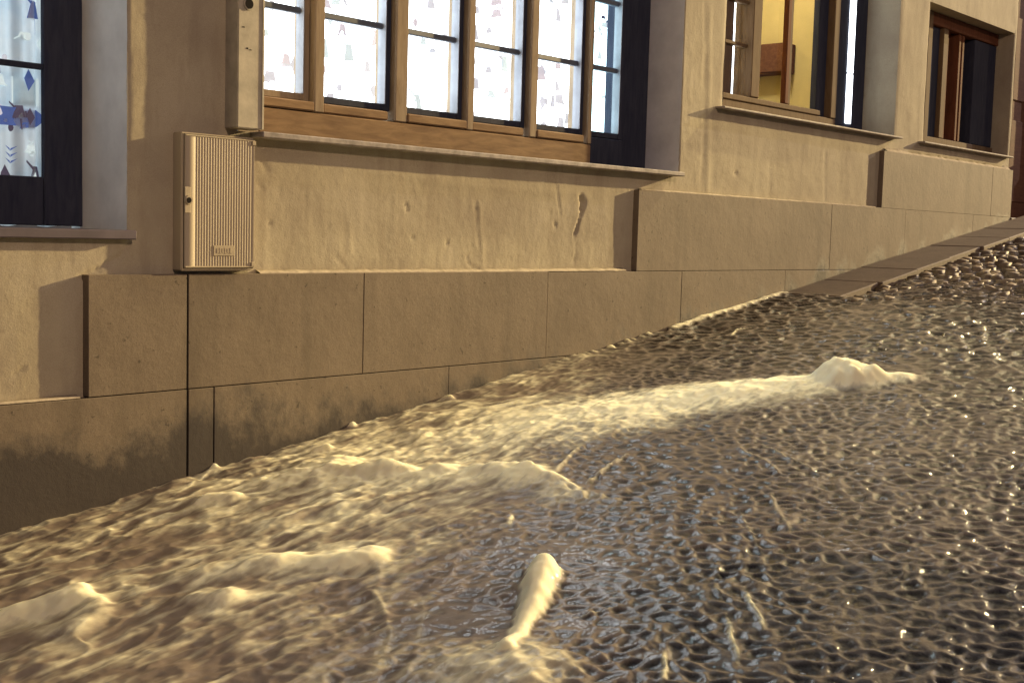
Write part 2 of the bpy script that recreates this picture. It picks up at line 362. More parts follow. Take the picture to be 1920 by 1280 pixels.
# ---------------------------------------------------------------- sills
def sill(x0, x1, z1, th, pr, m, depth=.13, ragged=0):
    b = MB(); n = max(2, int((x1-x0)/.12)); b.box(x0, x1, -pr, depth, z1-th, z1, .004); return b.done('window_sill', m, house)
sill(1.0, 2.585, -.028, .035, .045, plain('dark purple sill', (.12, .10, .12), .5, .4), .34)  # tone is darker and more purple than the other sills
sill(3.13, 6.15, ZS, .024, .085, M['sill'], .17)
sill(6.575, 9.085, .800, .014, .066, M['sill'], .16)
sill(9.50, 11.40, .800, .014, .058, M['sill'], .16)

# ---------------------------------------------------------------- windows
def window(name_lab, x0, x1): 
    return empty('window', (0, 0, 0))
def child_empty(name, parent, label=None):
    o = bpy.data.objects.new(name, None); C.objects.link(o); o.parent = parent; o.location = Vector((0, 0, 0))-Vector(parent.location)
    o.location = (0, 0, 0)
    if label: o['label'] = label
    return o
def sub(b, name, m, win, **k): return b.done(name, m, win, **k)

# left window
w1 = child_empty('window', house, 'dark blue framed window with coloured curtain at the far left')
yg = .33; zb = .160
fx = wp(78, 200, .338)[0]
sub(MB().box(fx, 2.572, .318, .345, -.02, 2.6, .003), 'frame', M['navy'], w1)
sub(MB().box(.92, fx-.001, .320, .345, -.02, wp(40, 330, .335)[1], .004), 'bottom_rail', M['navy'], w1)
for x in (1.70, 1.04): sub(MB().box(x, x+.03, .318, .345, zb, 2.6, .004), 'muntin', M['navy'], w1)
for z in (.565, .97, 1.38): sub(MB().box(.92, fx-.001, .322, .345, z, z+.022, .004), 'muntin', M['navy'], w1)
sub(MB().box(.92, fx-.001, yg+.004, yg+.008, zb-.01, 2.6), 'pane', M['glass'], w1)

# middle window: six lights
w2 = child_empty('window', house, 'wide six light wooden window with brightly lit printed curtain')
post = [(3.584, 3.640), (4.068, 4.147), (4.555, 4.604), (5.031, 5.090), (5.525, 5.560)]
ZP = .583
YP = .15
sub(MB().box(Xc0-.05, 3.285, YP, .30, ZS, 2.6, .004), 'frame', M['woodv'], w2)
sub(MB().box(5.86, 6.203, .238, .30, ZS+.001, 2.6, .004), 'frame', M['navy'], w2)  # right end frame darkened, jamb shade put into the colour
for a, b in post: sub(MB().box(a, b, YP, .30, .5045, 2.6, .005), 'mullion', M['woodv'], w2)
sub(MB().box(3.288, 5.56, YP+.003, .30, ZS+.001, .502, .006), 'bottom_rail', M['wood'], w2)
sub(MB().box(5.563, 5.882, YP+.022, .30, ZS+.001, .548, .006), 'bottom_rail', M['navy'], w2)  # continues the wooden rail, painted dark as the jamb's shade
lights = [(3.287, 3.584), (3.640, 4.068), (4.147, 4.555), (4.604, 5.031), (5.090, 5.525), (5.560, 5.885)]
for i, (a, b) in enumerate(lights):
    mm = M['woodv']; g = .003
    if i < 5: sub(MB().box(a+.001, b-.001 if i in (0, 2) else b-.035, YP-.004+.012*(i % 2), .24, .506, .548, .006), 'sash_rail', M['wood'], w2)
    fr = MB(); w_ = .026
    fr.box(a+g, a+w_, .185, .235, .551, 2.55, .003).box(b-w_-.012, b-g, .185, .235, .551, 2.55, .003).box(a+w_+.0005, b-w_-.0125, .187, .235, .552, ZP, .003)
    sub(fr, 'sash', M['navy'] if i > 0 else M['woodv'], w2)  # navy tone paints the shaded left faces of the sashes
    sub(MB().box(b-w_-.017, b-w_-.0125, .178, .232, ZP, 2.5, .001), 'bead', plain('white sash bead', (.30, .33, .38), .5) if i == 0 else bpy.data.materials['white sash bead'], w2)
    for z in (.925, 1.30, 1.68): sub(MB().box(a+w_, b-w_-.018, .196, .226, z, z+.028, .004), 'muntin', bpy.data.materials.get('grey blue muntin') or plain('grey blue muntin', (.10, .12, .16), .5), w2)
    sub(MB().box(a+w_, b-w_-.012, .210, .214, ZP-.003, 2.5), 'pane', M['glass'], w2)

# right window
w3 = child_empty('window', house, 'window with a shade darkened right end and an added yellow room')
Zb3 = .925
sub(MB().box(6.68, 6.80, .16, .29, .80, 2.8, .004), 'frame', M['tan'], w3)
sub(MB().box(8.42, 9.068, .262, .29, .801, 2.8, .004), 'frame', M['navy'], w3)  # dark tone paints the jamb shade over this end
sub(MB().box(6.803, 8.42, .155, .29, .801, .885, .006), 'bottom_rail', M['tan'], w3)
sub(MB().box(6.803, 8.18, .150, .24, .889, Zb3, .005), 'sash_rail', M['tan'], w3)
sub(MB().box(7.23, 7.335, .15, .29, .93, 2.8, .005), 'mullion', M['tan'], w3)
sub(MB().box(7.700, 7.745, .165, .205, .93, 2.8, .005), 'mullion', M['brownw'], w3)
sub(MB().box(7.748, 7.79, .175, .215, .93, 2.8, .005), 'sash', M['tan'], w3)
sub(MB().box(8.20, 8.33, .20, .25, .888, 2.8, .005), 'sash', M['navy'], w3)  # dark tone paints the shaded side of the leaf
sub(MB().box(8.335, 8.415, .15, .29, .887, 2.8, .005), 'mullion', M['tan'], w3)
sub(MB().box(7.336, 7.372, .18, .23, .93, 2.8, .003), 'sash', M['brownw'], w3)
sub(MB().box(6.803, 7.085, .21, .235, .93, 2.8, .003), 'shutter', M['tan'], w3)
sub(MB().box(7.09, 7.15, .24, .246, .93, 2.8, .001), 'lit_slot', M['curtain'], w3)
for z in (1.245, 1.52): sub(MB().box(6.80, 7.225, .186, .226, z, z+.022, .003), 'muntin', M['tan'], w3)
for a, b in ((6.80, 7.23), (7.37, 7.694), (7.80, 8.183)): sub(MB().box(a, b, .205, .209, .93, 2.8), 'pane', M['glass'], w3)
# narrow lit slot between the dark leaves
sx0, sx1 = wp(1589, 140, .255)[0], wp(1599, 140, .255)[0]
for z0, z1 in ((.89, 1.255), (1.267, 2.8)): sub(MB().box(sx0, sx1, .252, .2605, z0, z1, .001), 'lit_slot', M['curtain'], w3)

# far window
w4 = child_empty('window', house, 'small unlit brown window under the low lintel')
sub(MB().box(9.61, 9.97, .13, .25, .80, 1.88, .004), 'frame', M['tan'], w4)
sub(MB().box(9.972, 11.39, .135, .25, .80, .88, .005), 'bottom_rail', M['tan'], w4)
sub(MB().box(9.972, 11.39, .135, .25, 1.78, 1.88, .005), 'head_rail', M['brownw'], w4)
sub(MB().box(10.05, 10.20, .17, .25, .885, 1.775, .004), 'sash', M['navy'], w4)
sub(MB().box(10.205, 10.29, .135, .25, .884, 1.776, .004), 'mullion', M['tan'], w4)
sub(MB().box(10.295, 10.34, .15, .25, .884, 1.776, .004), 'sash', M['brownw'], w4)
for a in (10.56, 10.63): sub(MB().box(a, a+.04, .15, .25, .884, 1.776, .004), 'mullion', M['brownw'], w4)
sub(MB().box(10.90, 11.39, .15, .25, .884, 1.776, .004), 'sash', M['navy'], w4)
sub(MB().box(9.972, 10.90, .20, .204, .884, 1.776), 'pane', M['glass'], w4)

# ---------------------------------------------------------------- curtains with printed figures
def curtain(x0, x1, z0, z1, y, m, label, amp, wl, seed, prints, dens, sz=1.0, extra=None):
    t = empty('curtain', ((x0+x1)/2, y, z0), label, 'curtain')
    def yy(x, z): return y + amp*np.sin(x*2*np.pi/wl + .8*np.sin(x*3.1+seed)) + amp*.4*np.sin(x*2*np.pi/(wl*.37)+seed+z*1.3)
    xv = np.arange(x0, x1+.004, .008); zv = np.linspace(z0, z1, 30); A, B = np.meshgrid(xv, zv, indexing='ij')
    v = np.stack([A, yy(A, B), B+.006*np.sin(A*40)*(B < z0+.02)], -1).reshape(-1, 3); I = np.arange(A.size).reshape(A.shape)
    f = np.stack([I[:-1, :-1], I[1:, :-1], I[1:, 1:], I[:-1, 1:]], -1).reshape(-1, 4)
    put('cloth', mesh_np('cloth', v, f), m, t, smooth=True)
    rd = random.Random(seed); bms = {k: bmesh.new() for k in prints}
    def poly(k, cxx, czz, pts):
        bm = bms[k]; vs = []
        for a, b in pts:
            X_, Z_ = cxx+a*sz, czz+b*sz; vs.append(bm.verts.new((X_, float(yy(np.array(X_), np.array(Z_)))-.005, Z_)))
        try: bm.faces.new(vs)
        except Exception: pass
    disc = lambda r, a=0, b=0, s=1: [(a+r*math.cos(i*.63), b+s*r*math.sin(i*.63)) for i in range(10)]
    for _ in range(int((x1-x0)*(z1-z0)*dens)):
        a, b = rd.uniform(x0+.03, x1-.03), rd.uniform(z0+.02, z1-.03); k = rd.choice(prints); kind = rd.random(); q = rd.uniform(.7, 1.25)
        if kind < .28:    # little dress with a bent arm
            poly(k, a, b, [(-.014*q, 0), (.016*q, .003), (.008*q, .035*q), (-.006*q, .035*q)]); poly(k, a, b, [(-.006*q, .033*q), (-.020*q, .046*q), (-.021*q, .042*q), (-.007*q, .027*q)])
            poly(k, a, b, [(.002, 0), (.005, 0), (.006, -.03*q), (.004, -.03*q)])
        elif kind < .45:  # hat
            poly(k, a, b, [(-.022*q, 0), (.022*q, -.002), (.014*q, .006), (.010*q, .022*q), (-.008*q, .022*q), (-.012*q, .006)])
        elif kind < .60: poly(k, a, b, disc(.008*q, 0, 0, 1.3))
        elif kind < .75:  # kite
            poly(k, a, b, [(0, -.02*q), (.012*q, 0), (0, .022*q), (-.010*q, .004)])
        elif kind < .88:  # leaf sprig
            for j in range(3): poly(k, a, b, [(0, j*.014), (.012*q, j*.014+.012), (.002, j*.014+.006)]); poly(k, a, b, [(0, j*.014), (-.010*q, j*.014+.013), (-.001, j*.014+.006)])
        else: poly(k, a, b, [(-.012*q, 0), (.012*q, .004), (.010*q, .018*q), (-.006*q, .016*q)])
    for k, cxx, czz, pts in (extra or []): poly(k, cxx, czz, [(a/sz, b/sz) for a, b in pts])
    for k, bm in bms.items():
        me = bpy.data.meshes.new('printed_figures'); bm.to_mesh(me); bm.free()
        if len(me.polygons): put('printed_figures', me, M[k], t, kind='stuff')
    return t
curtain(3.10, 5.60, .50, 2.62, .345, M['curtain'], 'bright white curtain with faint printed figures behind the wide window', .010, .21, 3, ['pr_pink', 'pr_grey', 'pr_grey', 'pr_grey', 'pr_teal'], 62, 2.1)
curtain(5.61, 6.15, .50, 2.62, .350, M['curtain_b'], 'pale turquoise printed curtain behind the right end pane of the wide window', .012, .16, 5, ['pr_teal', 'pr_grey', 'pr_mauve'], 150, 1.2)
curtain(1.0, 2.545, -.02, 2.6, .415, M['voile'], 'thin pleated curtain with blue and teal print at the far left window', .016, .135, 8, ['pr_mauve', 'pr_grey', 'pr_teal', 'pr_blue'], 90, 1.7,
        [('pr_teal', 2.40, .49, [(-.06, -.05), (.05, -.05), (.05, .05), (-.06, .05)]), ('pr_blue', 2.33, .39, [(-.20, 0), (-.14, -.035), (.10, -.035), (.15, .0), (.10, .03), (-.18, .04)])])
al = bpy.data.lights.new('room_strip_light', 'AREA'); al.shape = 'RECTANGLE'; al.size = 1.3; al.size_y = 1.6; al.energy = 15; al.color = (.80, .93, 1)
ao = bpy.data.objects.new('room_strip_light', al); C.objects.link(ao); ao.location = (1.7, 1.5, 1.2); ao.rotation_euler = (math.radians(-90), 0, 0)
pl = lamp('right_room_fill_lamp', (7.9, .9, 2.6), 42, (1, .84, .52), .12)  # added lamp, makes the right window look yellow inside
cup = empty('stand_in_box', (9.26, 1.4, 1.37), 'added brown cupboard inside the yellow lit room', 'stand_in_box')  # added box stands in for the dark band in the right pane
MB().box(9.18, 9.345, 1.02, 1.72, 1.36, 1.60, .006).done('body', M['shelf'], cup)
for i in range(2): MB().box(9.165, 9.179, 1.03+i*.345, 1.365+i*.345, 1.37, 1.59, .003).done('door', M['shelf'], cup)

# ---------------------------------------------------------------- painted duct beside the window
pa = wp(445, 245, -.082)[0]; pb = wp(495, 250, -.082)[0]
duct = empty('wall_duct', (pa, -.05, .38), 'tall narrow cream duct cover standing proud of the wall left of the wide window', 'duct cover')
MB().box(pa, pb, -.082, .012, .383, 2.9, .004, 2).done('cover', M['pil'], duct)
MB().box(pb-.014, pb-.004, -.086, -.0825, .384, 2.9, .001).done('edge_bead', M['pil'], duct)
hx, hz = wp(466, 8, -.083); MB().cyl((hx, -.0875, hz), (hx, -.0825, hz), .024, 24).done('hole_collar', M['pil'], duct); MB().cyl((hx, -.0895, hz), (hx, -.0876, hz), .019, 24).done('hole', M['dark'], duct)
for (x, y, w, h) in ((457, 51, .011, .0035), (464, 91, .007, .006), (470, 94, .010, .003)):
    a, b = wp(x, y, -.083); MB().box(a-w/2, a+w/2, -.0835, -.0822, b-h/2, b+h/2).done('scratch', M['dark'], duct)

# ---------------------------------------------------------------- meter cabinet
yc = -.066
cx0, cz0 = wp(342, 503, yc); cx1 = wp(477, 503, yc)[0]; cz1 = wp(345, 246, yc)[1]-.002; cz0 = ZA1+.014
cab = empty('meter_cabinet', ((cx0+cx1)/2, 0, cz0), 'beige ribbed meter cabinet with round lock on the wall above the stone base', 'meter cabinet')
MB().box(cx0, cx1, yc+.008, .012, cz0, cz1, .004, 2).done('body', M['cab'], cab)
dx0, dx1 = cx0+.012, cx1-.004; dz0, dz1 = cz0+.012, cz1-.008
rib0 = dx0+.047; n = 21; pr = []
pr.append((dx0, 0)); pr.append((dx0+.002, -.004)); pr.append((rib0-.003, -.004))
pw = (dx1-.012-rib0)/n
for i in range(n): a = rib0+i*pw; pr += [(a, -.001), (a+pw*.25, -.0042), (a+pw*.65, -.0042), (a+pw*.9, -.001)]
pr += [(dx1-.010, -.004), (dx1, -.004)]
v = []; f = []
for zz, in ((dz0,), (dz1,)): v += [(x, yc+.004+y, zz) for x, y in pr]
m_ = len(pr); f = [(i, i+1, m_+i+1, m_+i) for i in range(m_-1)]
v += [(pr[0][0], yc+.009, dz0), (pr[-1][0], yc+.009, dz0), (pr[-1][0], yc+.009, dz1), (pr[0][0], yc+.009, dz1)]
door = put('door', mesh_np('door', v, f), M['cab'], cab)
MB().box(dx0-.001, dx1+.001, yc+.0045, yc+.0075, dz0-.001, dz1+.001).done('door_backing', M['cab'], cab)
MB().box(dx0-.004, dx1+.003, yc+.0076, yc+.0079, dz0-.004, dz1+.003).done('door_gap', M['dark'], cab)
for z in (dz0, dz1-.006): MB().box(dx0, dx1, yc-.002, yc+.004, z, z+.006, .001).done('door_rim', M['cab'], cab)
lx, lz = wp(351, 375, yc); MB().box(lx-.013, lx+.014, yc-.004, yc, lz-.05, lz+.05, .002).done('lock_plate', M['cab'], cab)
MB().cyl((lx+.002, yc-.012, lz), (lx+.002, yc-.0042, lz), .016, 24, .018).done('lock', M['cab'], cab); MB().cyl((lx, yc-.0135, lz-.001), (lx, yc-.0121, lz-.001), .011, 20).done('keyhole', M['dark'], cab)
kx, kz = wp(418, 470, yc); MB().box(kx-.045, kx+.050, yc-.003, yc, kz-.020, kz+.020, .001).done('name_plate', M['cab'], cab)
b = MB()
for i, (u, hgt) in enumerate(((-.03, .018), (-.018, .022), (-.006, .018), (.006, .022), (.018, .018), (.031, .022))): b.box(kx+u, kx+u+.006, yc-.0045, yc-.0031, kz-hgt/2, kz+hgt/2).box(kx+u+.0061, kx+u+.009, yc-.0045, yc-.0031, kz-hgt/2, kz-hgt/2+.004)
b.done('embossed_mark', M['cab'], cab)
for z in (dz0+.004, dz1-.022): MB().box(dx1-.014, dx1+.004, yc-.005, yc+.002, z, z+.018, .002).done('hinge', M['cab'], cab)

# ---------------------------------------------------------------- doorway at the right edge
dr = child_empty('door', house, 'dark brown door in its recess at the right edge')
DX0, DX1, DZ = 11.46, 12.50, .262
MB().box(DX0+.003, DX0+.09, .10, .20, DZ, 2.5, .006).done('frame', M['brownw'], dr); MB().box(DX1-.09, DX1-.003, .10, .20, DZ, 2.5, .006).done('frame', M['brownw'], dr)
MB().box(DX0+.092, DX1-.092, .14, .19, DZ+.01, 2.5, .004).done('leaf', M['shelf'], dr)
for z in (.42, 1.35): MB().box(DX0+.2, DX1-.2, .130, .1395, z, z+.75, .006).done('panel', M['shelf'], dr)
MB().cyl((DX1-.17, .08, 1.25), (DX1-.17, .139, 1.25), .025, 16).done('handle', M['metal'], dr)
MB().box(DX0, DX1, -.05, .30, .0, DZ-.002, .006).done('doorstep', M['clad'], house)
reveal(DX0, DX1, DZ, 2.5, .3, M['plaster'])

# ---------------------------------------------------------------- paving slabs along the wall
pave = empty('pavement', (9, -.3, ground(9)), kind='structure')
xx = 7.42
while xx < 12.6:
    L = random.uniform(.50, .68); w = .47+random.uniform(-.02, .02)
    b = MB(); b.box(0, L-.006, -w, -.045, -.055, 0, .006); lift = random.uniform(-.003, .006)
    for v_ in b.bm.verts: x = xx+v_.co.x; v_.co.z += ground(x)-.006+lift+.010*sstep(7.4, 8.6, x); v_.co.x = x
    b.done('paving_slab', M['slab'], pave); xx += L

# ---------------------------------------------------------------- small granite setts standing out of the thin water up the street
def wet_sett():
    m, nt, p = mat('wet granite sett'); oi = nd(nt, 'ShaderNodeObjectInfo'); v = coord(nt, (1, 1, 1), 'Object')
    a = noise(nt, v, 30, 4, .6); r = nd(nt, 'ShaderNodeSeparateXYZ'); g = nd(nt, 'ShaderNodeNewGeometry'); wn = nd(nt, 'ShaderNodeTexWhiteNoise', noise_dimensions='1D'); nt.links.new(oi.outputs['Random'], wn.inputs['W'])
    c = mixc(nt, wn.outputs['Value'], (.14, .108, .078), (.25, .195, .135)); c = mixc(nt, mth(nt, 'MULTIPLY', a, .6), c, (.09, .065, .045))
    nt.links.new(c, p.inputs['Base Color']); seth(p, .62, .35); bump(nt, a, .6, .005, p); return m
M['sett'] = wet_sett()
def sett_mesh(seed):
    bm = bmesh.new(); bmesh.ops.create_cube(bm, size=1); bmesh.ops.bevel(bm, geom=bm.edges[:], offset=.16, segments=2, affect='EDGES')
    r = random.Random(seed)
    for v_ in bm.verts:
        n_ = v_.co.copy(); v_.co.x *= .098*(1+.10*math.sin(seed+n_.y*5)); v_.co.y *= .086; v_.co.z = v_.co.z*.085+.022*(1-4*min(.25, n_.x**2+n_.y**2))*(n_.z > 0)
        v_.co += Vector((r.uniform(-1, 1), r.uniform(-1, 1), r.uniform(-1, 1)))*.006
    me = bpy.data.meshes.new('sett'); bm.to_mesh(me); bm.free(); me.polygons.foreach_set('use_smooth', [True]*len(me.polygons)); me.materials.append(M['sett']); return me
sm = [sett_mesh(i) for i in range(6)]
spots = []
rowx = 6.9
ri = 0
while rowx < 13.5:
    yv = -.56-(.045 if ri % 2 else 0); 
    while yv > -2.9:
        x, y = rowx+random.uniform(-.026, .026)+.09*math.sin(yv*2.2+rowx*.7), yv+random.uniform(-.02, .02)
        pth = Vector((x, y+D, ground(x))); dep = pth.dot(FW); sx = 960+F_PX*pth.dot(RT)/dep
        if sx < 1990: spots.append((dep, x, y))
        yv -= random.uniform(.088, .104)
    rowx += .106; ri += 1
spots = [s for s in spots if s[1] > 7.3 - .25*(s[2]+.7)]
spots.sort(); jb = []
vv, ff = [], []; off = 0
for i, (dep, x, y) in enumerate(spots):
    z = ground(x)-.062+random.uniform(-.012, .012)+.016*float(sstep(7.2, 9.0, x)); R_ = Matrix.Translation((x, y, z)) @ Matrix.Rotation(-math.atan(SLOPE)+random.uniform(-.2, .2), 4, 'Y') @ Matrix.Rotation(random.uniform(-.2, .2), 4, 'X') @ Matrix.Rotation(random.uniform(-.5, .5), 4, 'Z')
    if i < 300:
        o = bpy.data.objects.new('sett', random.choice(sm)); C.objects.link(o); o.parent = street; o.matrix_basis = R_
    else:
        me = random.choice(sm); co = np.empty(len(me.vertices)*3, np.float32); me.vertices.foreach_get('co', co); co = co.reshape(-1, 3)
        m3 = np.array(R_.to_3x3()); vv.append(co@m3.T+np.array(R_.translation)); ff += [tuple(off+k for k in p_.vertices) for p_ in me.polygons]; off += len(co)
if vv:
    me = bpy.data.meshes.new('sett_field'); me.from_pydata([tuple(a) for a in np.concatenate(vv)], [], ff); put('sett_field', me, M['sett'], street, kind='stuff', smooth=True)

# ---------------------------------------------------------------- the flood water
wx = [1.0]
while wx[-1] < 13.5: wx.append(wx[-1]+max(.0062, .0062*(wx[-1]/3.2)**1.1))
wx = np.array(wx); wy = np.concatenate([np.arange(-4.0, -3.4, .02), np.arange(-3.4, -.0, .0068)]); wy = wy[wy < -.044]; wy = np.append(wy, -.0405)
X, Y = np.meshgrid(wx, wy, indexing='ij')
H = np.zeros(X.shape); FO = np.zeros(X.shape)
ux, uy = X+.05*fbm(X*1.7, Y*1.7, 90, 3), Y+.06*fbm(X*1.9, Y*1.9, 95, 3)
# where the sheet runs smooth (left and centre, against the wall) and where it ripples over the setts
smooth_m = sstep(0, 1, (3.9-X)/1.6+(Y+1.35)*1.1+.35*fbm(X*1.2, Y*1.2, 101, 2))
thin_m = sstep(6.3, 8.2, X)
rip = 1-.85*smooth_m
patch = np.clip(.85+.8*fbm(X*1.5+3, Y*1.5, 111, 3), .15, 1.3)
f1b, f2b = cells((ux*.66-uy*.75)/.105+.35*fbm(X*7, Y*7, 13, 2), (ux*.75+uy*.66)/.095, 6, 1.0); fb = sstep(4.6, 6.2, X)
f1, f2 = cells((ux*.66-uy*.75)/.066+.35*fbm(X*9, Y*9, 12, 2), (ux*.75+uy*.66)/.055, 5, 1.0); net = np.minimum(1, (f2-f1)/.50)*(1-fb)+np.minimum(1, (f2b-f1b)/.50)*fb*2.1
rg = ridged(ux/.11, uy/.09, 33, 3)
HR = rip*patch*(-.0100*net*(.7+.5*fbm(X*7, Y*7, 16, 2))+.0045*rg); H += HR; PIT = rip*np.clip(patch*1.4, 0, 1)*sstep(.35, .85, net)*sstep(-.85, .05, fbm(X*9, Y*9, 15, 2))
hs = .0030*fbm(ux/.04, uy/.04, 44, 2)*(.12+.88*rip); H += hs; HR = HR+hs
H += .014*fbm(X/.55, Y/.45, 55, 3)+.003*fbm(X/.2, Y/.16, 57, 2)
sx_, sy_ = X+.12*fbm(X*1.1, Y*1.1, 61, 2), Y+.10*X*0+.07*fbm(X*1.6, Y*1.6, 66, 3)
H += (.20+.40*smooth_m)*(.011*fbm(sx_/.34, sy_/.085, 62, 3, .42)+.008*np.maximum(0, fbm(sx_/.22, sy_/.10, 64, 2)))
billow = 1-np.abs(fbm(sx_/.22, sy_/.13, 69, 3))*3
H += .006*smooth_m*billow
st2 = fbm(sx_/.30+.4*sy_, sy_/.055, 73, 4, .6); FO += smooth_m*(.30*sstep(-.1, .5, st2)+.38*sstep(.1, 1.0, billow)*sstep(-.4, .3, fbm(X/.4, Y/.25, 71, 3)))
def crest(pts, w_up, w_dn, amp, foam, taper=(.3, .3), rough=.25, seed=0, fw=1.0):
    """standing wave along a line of photo points; steep upstream, long downstream"""
    global H, FO
    P = [gp(*q) if q[0] > 20 or q[1] > 20 else q for q in pts]
    wob = (.03 if w_dn > .03 else .006)*fbm(X*6, Y*6, 120+seed, 3); d, t = segdist(X+wob*rough*2, Y-wob*rough*2, P)
    # signed: upstream side is the +x side
    n = len(P); side = np.zeros(X.shape)
    yy_ = [p[1] for p in P]
    order = np.argsort(yy_); xi = np.interp(Y, np.array(yy_)[order], np.array([p[0] for p in P])[order]); side = X-xi
    w = np.where(side > 0, w_up, w_dn); e = np.exp(-(d/w)**2)
    tp = sstep(0, taper[0], t)*sstep(0, taper[1], 1-t) if taper[0] else np.ones(X.shape)
    tp = np.maximum(tp, 0) ; k = e*(.15+.85*tp)*(1+rough*.7*fbm(X*10, Y*10, 130+seed, 2))
    H += amp*k; FO += foam*np.exp(-(d/(w*fw))**2)*(.3+.7*tp)
def mound(c, ang, lu, ld, wd, amp, foam, rough=.2, seed=0, ft=0, world=False, pw=1.25):
    global H, FO
    c = c if world else gp(*c); ca, sa = math.cos(ang), math.sin(ang); a = (X-c[0])*ca+(Y-c[1])*sa; b = -(X-c[0])*sa+(Y-c[1])*ca
    wob = .02*fbm(X*9, Y*9, 140+seed, 2); a = a+wob*rough*2; b = b+wob*rough*2
    L = np.where(a > 0, lu, ld); e = np.exp(-np.power((a/L)**2+(b/wd)**2, pw)); H += amp*e*(1+rough*.5*fbm(X*12, Y*12, 150+seed, 2)); FO += foam*np.exp(-np.power((a/(L*1.05))**2+(b/(wd*1.1))**2, 2.0))
    if ft:
        t = np.exp(-((a+ld*.9)/(ld*1.6))**2-(b/(wd*1.3))**2); FO += ft*t*(.6+.8*np.clip(fbm(sx_/.2, sy_/.06, 81+seed, 3), -1, 1))
# A: the far hump with its long bright wash
cA = gp(1600, 712)
dW, tW = segdist(X+.06*fbm(X*3, Y*3, 180, 2), Y+.06*fbm(X*3, Y*3, 181, 2), [(cA[0]-.1, cA[1]+.1), gp(1400, 735), gp(1150, 770), gp(900, 800), gp(640, 905)])
wW = .14+.46*tW; FO += np.exp(-(dW/wW)**2)*(.60-.20*tW)*(.10+1.45*sstep(-.35, .55, fbm(sx_/.22+sy_/.3, sy_/.07+sx_/.4, 182, 3))); H += np.exp(-(dW/wW)**2)*.014*fbm(sx_/.12, sy_/.06, 183, 3)
mound(cA, -.75, .12, .16, .150, .085, 1.4, .7, 1, 0, True, 2.2); mound((cA[0]-.02, cA[1]+.03), -.75, .08, .12, .10, .022, .5, .8, 41, 0, True, 1.6); mound((cA[0]+.10, cA[1]-.14), -.9, .10, .12, .085, .040, 1.0, .6, 2, 0, True)
mound(gp(1500, 725), -.65, .2, .5, .16, .030, .35, .3, 3, .55, True); mound(gp(1300, 745), -.6, .4, .5, .22, .020, .25, .4, 4, .35, True)
mound(gp(1130, 790), -.5, .4, .5, .25, .016, .15, .4, 14, .25, True)
# B: the standing wave that crosses the stream below it
crest([(440, 905), (560, 895), (640, 892), (760, 886), (860, 884), (960, 884), (1035, 900), (1075, 922), (1130, 926)], .035, .11, .026, .80, (.2, .2), .9, 5)
mound((985, 892), -1.2, .09, .12, .10, .018, .4, .4, 6); mound((625, 878), -1.0, .10, .14, .10, .036, .5, .5, 7); mound((720, 888), -1.2, .08, .10, .08, .03, .3, .4, 17)
crest([(1100, 905), (1150, 868), (1180, 848)], .007, .011, .008, .35, (.1, .1), .3, 8); crest([(1040, 890), (1075, 850), (1090, 838)], .007, .011, .008, .35, (.1, .1), .3, 9)
# C, D: rounded standing waves nearer
mound((690, 1045), -.75, .060, .24, .075, .034, 1.1, .6, 10, .45); mound((500, 1060), -.6, .10, .25, .08, .03, .2, .3, 11)
mound((140, 1128), -.35, .055, .22, .075, .036, 1.1, .6, 12, .12); crest([(192, 1120), (178, 1165), (140, 1200), (100, 1215)], .03, .06, .022, .35, (.3, .3), .3, 18); mound((50, 1165), -.3, .12, .2, .06, -.018, 0, .2, 19)
mound((430, 930+8), -.8, .06, .16, .05, .03, .4, .3, 13); mound((425, 1125), -.8, .05, .12, .05, .025, .4, .3, 15)
# E: the rooster tail in the middle
p1, p2 = gp(1018, 1078), gp(948, 1232)
dE, tE = segdist(X+.016*fbm(X*9, Y*9, 7, 2), Y+.012*fbm(X*12, Y*12, 9, 2), [p1, gp(990, 1150), p2]); wE = .044-.022*sstep(.15, .7, tE); e = np.exp(-np.power(dE/(wE*(1+.14*fbm(X*10, Y*10, 210, 2))), 3.0))
H += e*(.062-.045*sstep(0, .8, tE))*(1+.05*fbm(X*15, Y*15, 160, 2)); FO += 1.5*np.exp(-(dE/(wE*1.1))**4)*(1-.25*tE)
mound((985, 1262), -.9, .12, .22, .16, .035, .45, .6, 16, .2)
# thin shock lines; foam tint also paints the bright reflection streaks
for i, L in enumerate(([(1338, 1092), (1356, 1130)], [(1362, 1150), (1376, 1205), (1386, 1245)], [(1398, 1105), (1416, 1140), (1436, 1185)], [(1247, 1220), (1242, 1290)], [(1360, 830), (1440, 870), (1470, 900)], [(1400, 820), (1500, 870), (1560, 910)], [(1440, 920), (1460, 960), (1490, 1010)], [(1385, 950), (1420, 1020), (1440, 1045)],
                       [(1180, 1130), (1100, 1150), (1060, 1160)], [(720, 1230), (735, 1190), (715, 1130), (690, 1100)], [(640, 1110), (700, 1105), (735, 1160)], [(790, 1120), (795, 1160), (780, 1210)], [(962, 962), (958, 985)], [(330, 930), (385, 890), (400, 882)], [(215, 945), (330, 925)], [(1370, 628), (1382, 616), (1410, 614)])):
    crest(L, .006, .009, .0055 if i < 9 else .003, .75 if i in (1, 2, 3, 12, 13, 15) else .25 if i < 9 else .12, (.25, .25), .9, 20+i)
